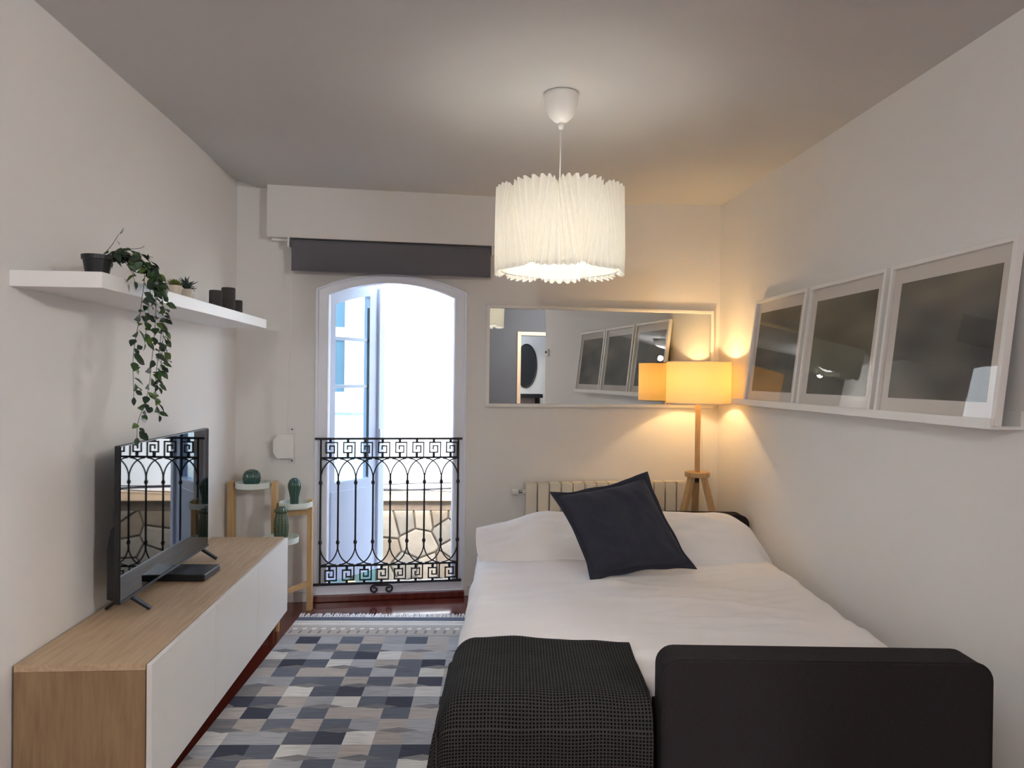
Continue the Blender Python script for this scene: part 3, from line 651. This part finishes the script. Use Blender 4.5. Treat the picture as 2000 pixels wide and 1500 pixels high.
# duvet / fitted white cover: profile across the bed, hanging at the left side
def rnd_prof(a, x0, x1, zt, r, left, right):
    """a = signed arc length measured from the left top edge; returns x,z"""
    return None
ZB_ = .465
def duvet_xyz(s, tt):
    # s: -.42..2.0 across (0 = left top edge), tt: -.40..2.2 along (0 = near top edge)
    xw = 1.62; r = .07
    def fold(q, lim):   # returns inward coordinate and drop
        if q >= r*pi/2: return q-r*(pi/2-1), 0
        if q >= 0: an = q/r; return r-r*cos(an)+0, None
        return 0, -1
    x = s; dz = 0; out = 0
    if s < r*1.5708:
        if s > 0: an = s/r; x = r*(1-sin(pi/2-an)); dz = r*(1-cos(pi/2-an))
        else: x = -.02*min(1, -s*4)-.10*(-s/.4)**1.5*.5; dz = r-s
    else: x = s-r*(pi/2-1)
    if x > xw-r:
        e = x-(xw-r)
        if e < r*1.5708: an = e/r; x = xw-r+r*sin(an); dz = r*(1-cos(an))
        else: x = xw+.003; dz = r+(e-r*1.5708)
    y = tt; dy = 0
    y_end = .012 if x < .62 else .145
    if tt < r*1.5708:
        if tt > 0: an = tt/r; y = r*(1-sin(pi/2-an)); dy = r*(1-cos(pi/2-an))
        else: y = 0; dy = r-tt
    else: y = tt-r*(pi/2-1)
    k = max(0, min(1, (x-.60)/.04)); y += .012+k*.133*max(0, 1-y/.5)
    z = ZB_-max(dz, dy) if not (dz > 0 and dy > 0) else ZB_-min(.41, sqrt(dz*dz+dy*dy))
    top = 1 if dz < .02 and dy < .02 else .35
    w = noise.noise((x*2.2, y*3.0, 1.3))*.010+noise.noise((x*1.5+y*2.5, y*9-x*3, 4.1))*.006+noise.noise((x*7, y*18-x*6, 9.1))*.0035*(1 if x > .5 else .4)
    # a few long diagonal folds on the right half
    for (fx, fy, sl, wd, am, x0_, x1_) in ((1.0, .78, -.16, .018, .010, .62, 1.5), (1.0, .62, -.24, .014, .010, .7, 1.4), (1.1, .98, -.12, .02, .007, .5, 1.5), (.9, 1.2, -.1, .025, .005, .3, 1.4)):
        d_ = (y-fy-sl*(x-fx)-.03*sin(x*6+fy*9)); en = max(0, min(1, (x-x0_)/.2))*max(0, min(1, (x1_-x)/.2)); w += am*en*math.exp(-(d_/wd)**2)
    if dz > .02 and x < .3: x += noise.noise((y*5, z*2, 3))*.012
    if dz > .3 and x < .3: x -= .03*max(0, (1-y/1.1))
    z = max(.02, z+w*top*2.0)
    return (x, y, z)
o = MB(BD).grid(lambda a, b: duvet_xyz(-.38+2.33*a, -.38+2.60*b), 150, 190).build('bed_cover', 'sheet', smooth=True, solid=.006)
tag(o, 'white cotton cover spread over the fold-out bed and hanging down its left side', 'bedding')

# long pillow
PLW = 1.60
def pillow_pt(a, b, sgn):
    u = (a-.5)*2; v = (b-.5)*2
    ex = 1-abs(u)**2.6*.0; th = (max(0, 1-abs(u)**(3.2 if u < 0 else 4)))**.7*(max(0, 1-abs(v)**2.6))**.55
    sm = lambda q: max(0, min(1, q))**2*(3-2*max(0, min(1, q)))
    kk = 1-.42*sm((-u-.55)/.45)-.62*sm((u-.70)/.34); th *= kk
    if u < -.5: th = max(th, .16*(1-abs(v)**3)*sm((-u-.5)/.4))
    x = .835+u*PLW/2*(1-.02*v*v)-(.035+.022*v)*sm((-u-.85)/.15); y = v*.185*(.35+.65*kk)
    h = sgn*.078*th
    wr = .011*noise.noise((u*7, v*5, sgn*2))+.010*noise.noise((u*3+v*2, v*1.5, 5))*th+.008*sin(18*(u+.25*v)+2)*math.exp(-((abs(u)-.86)/.13)**2)*th
    h += wr
    # tilt: top edge back
    tl = radians(38); yy = y*cos(tl)-h*sin(tl); zz = y*sin(tl)+h*cos(tl)
    dro = -.10*max(0, (u-.86)/.14)**1.3-.02*max(0, (-u-.9)/.1)
    return (x, 1.80+yy-.03*(1-kk), .560+zz+dro-.095*(1-kk)+.006*sin(u*5))
mb = MB(BD)
mb.grid(lambda a, b: pillow_pt(a, b, 1), 90, 24); mb.grid(lambda a, b: pillow_pt(1-a, b, -1), 90, 24)
pw_ = thing('pillow', BD @ Vector((.83, 1.8, .47)), -.078, 'long white pillow lying across the head of the bed', 'pillow')
mb.build('pillowcase', 'sheet', pw_, smooth=True)
# dark cushion, standing against the pillow
CC = [Vector((.657, 3.395, .497)), Vector((1.150, 3.50, .512)), Vector((.956, 3.655, .925)), Vector((.500, 3.61, .838))]  # BL BR TR TL
def cush_pt(a, b, sgn, t=.085, ins=0):
    u = (a-.5)*2; v = (b-.5)*2
    pa = .5+(a-.5)*(1-.07*(1-v*v)**1.5*abs(u)**3); pb = .5+(b-.5)*(1-.08*(1-u*u)**1.5*abs(v)**3)
    p = CC[0]*(1-pa)*(1-pb)+CC[1]*pa*(1-pb)+CC[2]*pa*pb+CC[3]*(1-pa)*pb
    n = (CC[1]-CC[0]).cross(CC[3]-CC[0]).normalized()
    th = (max(0, 1-abs(u)**2.4)*max(0, 1-abs(v)**2.4))**.5
    w = .016*noise.noise((u*2.5, v*2.5, sgn))+.006*noise.noise((u*5+v*2, v*4, sgn+4))
    return p+n*(sgn*t*th+w*(.3+th))
cu = thing('cushion', (.83, 3.42, .5), 0, 'dark navy linen cushion propped askew against the white pillow', 'cushion')
mb = MB(); mb.grid(lambda a, b: cush_pt(a, b, 1), 36, 36); mb.grid(lambda a, b: cush_pt(1-a, b, -1), 36, 36); mb.build('cushion_cover', 'cush', cu, smooth=True)
def rim(i, off):
    q = i % 120; sd = q//30; f = (q % 30)/30
    a, b = ((f, 0), (1, f), (1-f, 1), (0, 1-f))[sd]; p = cush_pt(a, b, 0); c_ = (CC[0]+CC[1]+CC[2]+CC[3])/4
    cf = max(0, (abs(a-.5)+abs(b-.5)-.82)/.18)
    return p+(p-c_).normalized()*off*(1+1.1*cf)
vs = []; fs = []
for j, off in enumerate((-.012, .010, .022)):
    for i in range(120): vs.append(rim(i, off)+Vector((0, -.006 if j == 2 else 0, .004*sin(i*.5) if j == 2 else 0)))
for j in range(2):
    for i in range(120): fs.append((j*120+i, j*120+(i+1) % 120, (j+1)*120+(i+1) % 120, (j+1)*120+i))
mb = MB(); mb.add(vs, fs); mb.build('flange', 'cush', cu, smooth=True, solid=.003)

# waffle throw
def throw_mat():
    m = mat('waffle_cotton', (58, 57, 55), .95, .08, var=.05); nt = m.node_tree; n = nt.nodes; L = nt.links; p = n['Principled BSDF']
    uv = n.new('ShaderNodeUVMap'); sx = n.new('ShaderNodeSeparateXYZ'); L.new(uv.outputs[0], sx.inputs[0]); fr = []
    for k in (0, 1):
        a = n.new('ShaderNodeMath'); a.operation = 'MULTIPLY'; a.inputs[1].default_value = 2*pi/.0105; L.new(sx.outputs[k], a.inputs[0])
        s_ = n.new('ShaderNodeMath'); s_.operation = 'COSINE'; L.new(a.outputs[0], s_.inputs[0]); fr.append(s_)
    mx = n.new('ShaderNodeMath'); mx.operation = 'MAXIMUM'; L.new(fr[0].outputs[0], mx.inputs[0]); L.new(fr[1].outputs[0], mx.inputs[1])
    mr_ = n.new('ShaderNodeMapRange'); mr_.inputs[1].default_value = -.6; mr_.inputs[2].default_value = .9; L.new(mx.outputs[0], mr_.inputs[0])
    cr = n.new('ShaderNodeMix'); cr.data_type = 'RGBA'; cr.inputs['A'].default_value = s2l((14, 14, 14)); cr.inputs['B'].default_value = s2l((66, 65, 64)); L.new(mr_.outputs[0], cr.inputs['Factor'])
    L.new(cr.outputs['Result'], p.inputs['Base Color'])
    b = n.new('ShaderNodeBump'); b.inputs['Strength'].default_value = 1; b.inputs['Distance'].default_value = .004; L.new(mr_.outputs[0], b.inputs['Height']); L.new(b.outputs[0], p.inputs['Normal'])
    return m
def throw_xyz(a, b):
    # a: -.40 (left hem) .. .66 across ; b: -.42 (front hem) .. .52 along
    r = .085; da = db = 0; x = a; y = b
    if a < r*1.5708:
        if a > 0: an = a/r; x = r*(1-cos(an)) if 0 else r*(1-sin(pi/2-an)); da = r*(1-cos(pi/2-an))
        else: x = -.012-.05*(-a/.4); da = r-a
    else: x = a-r*.5708
    if b < r*1.5708:
        if b > 0: an = b/r; y = r*(1-sin(pi/2-an)); db = r*(1-cos(pi/2-an))
        else: y = -.010; db = r-b
    else: y = b-r*.5708
    z = ZB_+.014-(sqrt(da*da+db*db) if (da > 0 and db > 0) else max(da, db))
    if a < 0 and b < 0: k = min(-a, -b); x += -.10*k; y += -.10*k; z = ZB_+.014-max(da, db)-.25*min(-a, -b)
    z += .006*noise.noise((a*5, b*5, 7))+.004*noise.noise((a*9, b*12, 2))+.010*math.exp(-((b-.50)/.03)**2)*.5
    x += -.010; y += .018*0-.004+.01*noise.noise((a*4, 3, b))*(1 if b > .3 else .3)+.012*sin(a*7)*max(0, (b-.3)/.2)
    if b < 0: y += .010*noise.noise((a*6, b*3, 1))
    z = max(.012, z)
    return (x, y, z)
M['throw'] = throw_mat()
o = MB(BD).grid(lambda a, b: throw_xyz(-.40+1.085*a, -.42+.945*b), 110, 100, lambda a, b: (1.085*a, .945*b)).build('throw_blanket', 'throw', smooth=True, solid=.007)
tag(o, 'charcoal waffle-weave throw folded over the near left corner of the bed', 'blanket')

# ------------------------------------------------------------------ rug
RG = Matrix.Translation((-.936, 4.296, 0)) @ Matrix.Rotation(-.045, 4, 'Z')      # +x right, -y towards the camera
pal = {'D': (76, 78, 90), 'M': (110, 114, 124), 'L': (178, 178, 180), 'B': (186, 178, 170), 'W': (222, 219, 212), 'G': (142, 140, 139)}
rows = ['LDLMBLMBLLMB', 'LBMBMLLBLMDL', 'WLLMDWBLLBML', 'GDMWLBMDLWBL', 'BMBBMLMWBLMD', 'LLMMBMBDLBLM', 'GBWMDLLWLMDL', 'DMBLWMDLDBWL', 'BDLMBBMBLLMB', 'GBMBMLBLLMDL', 'WLLMDWBLLBML', 'LDMWLBMDLWBL', 'BMBLMLMWBLMD', 'LLMMBMBDLBLM', 'GBWMDLLWLMDL', 'DMBLWMDLDBWL', 'BDLMBBMBLLMB', 'GBMBMLBLLMDL']
RW = 1.38; P_ = .1165; R_ = .1048; Y0 = .318
rug = thing('rug', RG @ Vector((.69, -1.1, 0)), -.045, 'flat-woven rug with grey, navy and cream blocks and a white fringe between cabinet and bed', 'rug')
def rug_mat():
    m = bpy.data.materials.new('woven_wool'); m.use_nodes = True; nt = m.node_tree; n = nt.nodes; L = nt.links; p = n['Principled BSDF']; p.inputs['Roughness'].default_value = .95; p.inputs['Specular IOR Level'].default_value = .1
    at = n.new('ShaderNodeAttribute'); at.attribute_name = 'Col'; tc = n.new('ShaderNodeTexCoord'); mp = n.new('ShaderNodeMapping'); mp.inputs['Scale'].default_value = (9, 170, 1); L.new(tc.outputs['Object'], mp.inputs[0])
    nz = n.new('ShaderNodeTexNoise'); nz.inputs['Scale'].default_value = 1; nz.inputs['Detail'].default_value = 3; L.new(mp.outputs[0], nz.inputs['Vector'])
    mr_ = n.new('ShaderNodeMapRange'); mr_.inputs[1].default_value = .3; mr_.inputs[2].default_value = .7; mr_.inputs[3].default_value = .74; mr_.inputs[4].default_value = 1.16; L.new(nz.outputs['Fac'], mr_.inputs[0])
    mx = n.new('ShaderNodeMix'); mx.data_type = 'RGBA'; mx.blend_type = 'MULTIPLY'; mx.inputs['Factor'].default_value = 1; L.new(at.outputs['Color'], mx.inputs['A']); L.new(mr_.outputs[0], mx.inputs['B']); L.new(mx.outputs['Result'], p.inputs['Base Color'])
    b = n.new('ShaderNodeBump'); b.inputs['Strength'].default_value = .5; b.inputs['Distance'].default_value = .002; L.new(nz.outputs['Fac'], b.inputs['Height']); L.new(b.outputs[0], p.inputs['Normal'])
    return m
M['rug'] = rug_mat()
RL = Y0+len(rows)*R_
class RugB:
    def __init__(s): s.v = []; s.f = []; s.c = []
    def poly(s, pts, z, c): k = len(s.v); s.v += [(x, -y, z) for x, y in pts]; s.f.append(tuple(reversed(range(k, k+len(pts))))); s.c.append(s2l(c))
rb = RugB(); zr = .009
def strip(y0, y1, c): rb.poly([(0, y0), (RW, y0), (RW, y1), (0, y1)], zr, c)
strip(0, .062, (112, 118, 128)); strip(.062, .075, (236, 234, 228)); strip(.075, .108, (224, 219, 208)); strip(.108, .13, (238, 236, 230)); strip(.13, .158, (202, 197, 188)); strip(.158, .29, (192, 185, 175)); strip(.29, Y0, (170, 166, 162))
for i in range(26):
    x = .02+i*.0535
    rb.poly([(x, .185), (x+.024, .178), (x+.028, .205), (x+.004, .212)], zr+.0004, (232, 230, 224)); rb.poly([(x-.004, .222), (x+.01, .222), (x+.006, .27), (x-.008, .27)], zr+.0004, (150, 145, 142))
rr_ = random.Random(3)
for j, row in enumerate(rows):
    for i, ch in enumerate(row):
        x0 = max(0, -.023+i*P_); x1 = min(RW, -.023+(i+1)*P_); jt = rr_.uniform(-8, 8); c = tuple(min(255, v+jt) for v in pal[ch])
        y0 = Y0+j*R_; rb.poly([(x0, y0), (x1, y0), (x1, y0+R_), (x0, y0+R_)], zr, c)
    if j % 2 == 1:
        yb = Y0+(j+1)*R_-.006
        for i in range(-1, 6):
            x = -.023+(2*i+(j//2 % 2))*P_; w = P_*1.5; h = .026; c = pal['G'] if i % 2 else (128, 128, 130)
            pts = [(x, yb), (x+w*.5, yb-h), (x+w, yb), (x+w*.5, yb+h*.8)]
            pts = [(min(RW, max(0, px)), py) for px, py in pts]
            if max(p[0] for p in pts)-min(p[0] for p in pts) > .03: rb.poly(pts, zr+.0004, c)
me = bpy.data.meshes.new('pile'); me.from_pydata(rb.v, [], rb.f); ca = me.color_attributes.new('Col', 'FLOAT_COLOR', 'CORNER')
for p in me.polygons:
    for li in p.loop_indices: ca.data[li].color = rb.c[p.index]
me.materials.append(M['rug']); o = bpy.data.objects.new('weave', me); C.objects.link(o); o.parent = rug
o.matrix_basis = basis(rug).inverted() @ RG
MB(RG).box(.001, RW-.001, -RL, 0, .001, zr-.0006).build('backing', 'mat_board', rug)
mb = MB(RG)
for i in range(230):
    x = RW*(i+.5)/230; dx = rr_.uniform(-.012, .012); L_ = rr_.uniform(.05, .085)
    mb.tube([(x, -.002, .006), (x+dx*.5, L_*.5, rr_.uniform(.006, .014)), (x+dx, L_, .004)], .0032, 4)
tag(mb.build('fringe', 'white', rug), kind='stuff')

# ------------------------------------------------------------------ street side: building across, cables
FY0 = 8.5
bd = thing('opposite_building', (0, FY0, -3.4), 0, 'white stucco building with a rough stone base across the street, seen through the balcony door', 'building')
WX0, WX1, WZ0, WZ1 = -2.35, -1.255, 1.14, 2.75
mb = MB()
for b in ((-7, WX0, FY0, FY0+.3, .08, 3.5), (WX1, 7, FY0, FY0+.3, .08, 3.5), (WX0, WX1, FY0, FY0+.3, .08, WZ0), (WX0, WX1, FY0, FY0+.3, WZ1, 3.5)): mb.box(*b)
mb.build('upper_wall', 'stucco', bd)
M['ledge'] = mat('sandstone', (214, 184, 148), .9, .1, var=.15, scale=9, bump=1, bscale=30)
M['mortar'] = mat('mortar', (104, 94, 80), .95, .1, var=.2, scale=12, bump=1, bscale=40)
M['band_render'] = mat('dark_brown_render', (104, 90, 76), .95, .1, var=.35, scale=14, bump=1, bscale=40)  # darker brown strip along the wall just under the ledge
MB().box(-7, 7, FY0-.08, FY0+.35, 3.5, 3.6).build('coping', 'stucco', bd, .02)
MB().box(-7, 7, FY0-.10, FY0+.1, -.02, .085).build('ledge', 'ledge', bd, .01)
MB().box(-7, 7, FY0-.02, FY0+.1, -.14, -.02).build('render_band', 'band_render', bd)
MB().box(-7, 7, FY0+.0, FY0+.25, -3.4, -.14).build('base_wall', 'mortar', bd)
wf = MB(); ringprism(wf, [(WX0, WZ0), (WX1, WZ0), (WX1, WZ1), (WX0, WZ1)], [(WX0+.10, WZ0+.10), (WX1-.10, WZ0+.10), (WX1-.10, WZ1-.1), (WX0+.1, WZ1-.1)], FY0+.02, FY0+.12)
win = wf.build('window', 'upvc', bd, .01, fix=True)
MB().box(WX0+.1, WX1-.1, FY0+.05, FY0+.10, 1.86, 2.0).build('transom', 'upvc', win, .005); MB().box(-1.83, -1.77, FY0+.05, FY0+.10, WZ0+.1, WZ1-.1).build('mullion', 'upvc', win, .005)
M['dusk'] = mat('blue_grey_curtain', (62, 84, 94), .3, .3, var=.15, scale=4, stretch=(20, 1, 1))
MB().box(WX0+.1, WX1-.1, FY0+.085, FY0+.095, WZ0+.1, WZ1-.1).build('pane', 'dusk', win)
MB().box(WX0-.05, WX1+.15, FY0-.06, FY0+.02, 1.0, 1.06).build('sill', 'stucco', bd, .01)
M['teal'] = mat('teal_paint', (62, 96, 94), .6, var=.1)
MB().box(-1.9, -.965, FY0-.03, FY0+.0, -2.9, -.42).build('door', 'teal', bd, .01)
# stones: clipped Voronoi cells
def clip(poly, n, d):
    out = []
    for i in range(len(poly)):
        a = poly[i]; b = poly[(i+1) % len(poly)]; da = a[0]*n[0]+a[1]*n[1]-d; db = b[0]*n[0]+b[1]*n[1]-d
        if da <= 0: out.append(a)
        if (da < 0 < db) or (db < 0 < da): t = da/(da-db); out.append((a[0]+(b[0]-a[0])*t, a[1]+(b[1]-a[1])*t))
    return out
seeds = [(-.85, -.30), (-.62, -.24), (-.42, -.22), (-.22, -.19), (-.02, -.2), (-.12, -.34), (-.48, -.52), (-.88, -.62), (.02, -.60), (-.62, -.83), (-.35, -.86), (-.14, -.84), (.06, -.88), (-.86, -.96), (-.52, -1.08), (-.22, -1.08), (.05, -1.14)]
sr = random.Random(8)
for i in range(5):
    for j in range(7): seeds.append((.24+i*.36+sr.uniform(-.1, .1), -.24-j*.22+sr.uniform(-.06, .06)+(i % 2)*.08))
for i in range(5): seeds.append((-.85+i*.27+sr.uniform(-.05, .05), -1.36+sr.uniform(-.05, .05)))
stonem = [mat('stone_%d' % i, c, .95, .1, var=.22, scale=10, bump=1, bscale=45) for i, c in enumerate(((136, 124, 106), (124, 114, 98), (142, 128, 108), (128, 112, 92)))]
for i, (sx_, sz_) in enumerate(seeds):
    poly = [(max(-.95, sx_-.6), max(-1.9, sz_-.6)), (min(2.1, sx_+.6), max(-1.9, sz_-.6)), (min(2.1, sx_+.6), min(-.145, sz_+.6)), (max(-.95, sx_-.6), min(-.145, sz_+.6))]
    for j, (tx, tz) in enumerate(seeds):
        if i == j: continue
        n = (tx-sx_, tz-sz_); l_ = sqrt(n[0]**2+n[1]**2)
        if l_ > 1.4: continue
        n = (n[0]/l_, n[1]/l_); poly = clip(poly, n, n[0]*sx_+n[1]*sz_+l_/2-.010)
        if len(poly) < 3: break
    if len(poly) < 3: continue
    cx = sum(p[0] for p in poly)/len(poly); cz = sum(p[1] for p in poly)/len(poly); d = sr.uniform(.025, .05); k = len(poly)
    inn = [(cx+(x-cx)*.9, cz+(z-cz)*.9) for x, z in poly]; mb = MB()
    mb.add([(x, FY0+.005, z) for x, z in poly]+[(x, FY0-d*.7, z) for x, z in poly]+[(x, FY0-d, z) for x, z in inn]+[(cx, FY0-d-.008, cz)],
           [(q, (q+1) % k, (q+1) % k+k, q+k) for q in range(k)]+[(q+k, (q+1) % k+k, (q+1) % k+2*k, q+2*k) for q in range(k)]+[(q+2*k, (q+1) % k+2*k, 3*k) for q in range(k)])
    mb.build('stone', stonem[i % 4], bd, fix=True)
for k, (z, r, lb) in enumerate(((.135, .011, 'thick black cable strung above the ledge of the building across the street'), (.175, .006, 'upper thin grey cable sagging along the building across the street'), (.105, .005, 'lowest thin grey cable running along the building across the street'))):
    o = MB().tube([(-3+i*.25, FY0-.14, z+.022*sin(i*.55+k*1.7)+(.04*((i-12)/12)**2 if k else 0)) for i in range(25)], r, 6).build('street_cable', 'iron', smooth=True)
    tag(o, lb, 'cable', 'cables along the facade')
M['street'] = mat('street_paving', (140, 136, 130), .9, var=.1)
tag(MB().box(-7, 7, 5.0, 8.6, -3.5, -3.4).build('floor_street', 'street'), kind='structure')
sl = thing('street_lamp', (-1.22, 8.3, -.93), 0, 'small warm glowing wall lamp low on the building across the street', 'lamp')
MB().sphere((-1.22, 8.3, -.98), .07, 14, 8).build('globe', mat('amber_glow', (255, 190, 90), .4, var=0, emit=(255, 180, 80), estr=2.5), sl, smooth=True)
MB().box(-1.24, -1.20, 8.3, 8.5, -.90, -.87).build('arm', 'iron', sl)

# ------------------------------------------------------------------ behind the camera: what the mirror shows, and added fill lights
d1 = thing('door_1', ((DX0+DX1)/2, YR, 0), 0, kind='structure')
mb = MB(); mb.box(DX0-.06, DX0, YR-.13, YR+.015, 0, DZ+.06).box(DX1, DX1+.06, YR-.13, YR+.015, 0, DZ+.06).box(DX0, DX1, YR-.13, YR+.015, DZ, DZ+.06); mb.build('door_frame', 'oak', d1, .003)
ov = thing('oval_mirror', (2.76, -3.58, 1.65), 0, 'tall oval black-framed mirror on the corridor wall, seen reflected in the long mirror', 'mirror')
def ell(r, y, n=48): return [(2.76+.20*r*cos(2*pi*i/n), y, 1.65+.40*r*sin(2*pi*i/n)) for i in range(n)]
MB().tube(ell(1, -3.575), .012, 8, closed=True).build('frame', 'iron', ov, smooth=True)
mb = MB(); mb.add(ell(.97, -3.585), [tuple(range(48))]); mb.build('mirror_glass', 'mirror', ov, fix=True)
cs = thing('console_shelf', (2.76, -3.45, 1.05), 0, 'dark wall shelf under the oval mirror in the corridor reflected in the long mirror', 'shelf')
MB().box(2.45, 3.02, -3.6, -3.35, 1.06, 1.13).build('board', 'blackp', cs, .004)
MB().box(2.5, 2.53, -3.6, -3.38, .9, 1.06).build('bracket', 'blackp', cs); MB().box(2.94, 2.97, -3.6, -3.38, .9, 1.06).build('bracket', 'blackp', cs)
th_ = thing('thermostat', (XR-.02, .85, 1.75), 0, 'small white wall box near the end of the right wall, seen reflected in the mirror', 'thermostat')
MB().box(XR-.028, XR, .80, .93, 1.70, 1.79).build('case', 'white', th_, .006); MB().box(XR-.03, XR-.027, .84, .90, 1.735, 1.765).build('display', 'blackp', th_)
opal = mat('fill_glow', 240, .4, var=0, emit=(255, 246, 232), estr=2)  # unseen ceiling fixtures, added to brighten the room from behind
for lx, ly, lb in ((2.7, -.7, 'added round white fixture for fill light in the side part of the room behind the camera'), (-.8, -1.3, 'added round white fixture for fill light near the left wall behind the camera')):
    cl = thing('fill_fixture', (lx, ly, 2.5), 0, lb, 'fill light')
    MB().lathe([(.15, 0), (.17, .02), (.17, .06)], 32, (lx, ly, 2.58)).build('base', 'white', cl); MB().lathe([(.02, -.05), (.10, -.035), (.15, 0)], 32, (lx, ly, 2.575)).build('diffuser', opal, cl, smooth=True)
lamp('rear_fill_light', 'POINT', (-.8, -1.3, 2.36), 54, (1, .98, .96), .045)  # added fill light, no source known there
lamp('side_fill_light', 'POINT', (2.7, -.7, 2.38), 105, (1, .99, .98), .15)  # added fill for the left wall and cabinet end
lamp('corridor_light', 'POINT', (2.2, -2.9, 2.3), 14, (.75, .85, 1), .12)
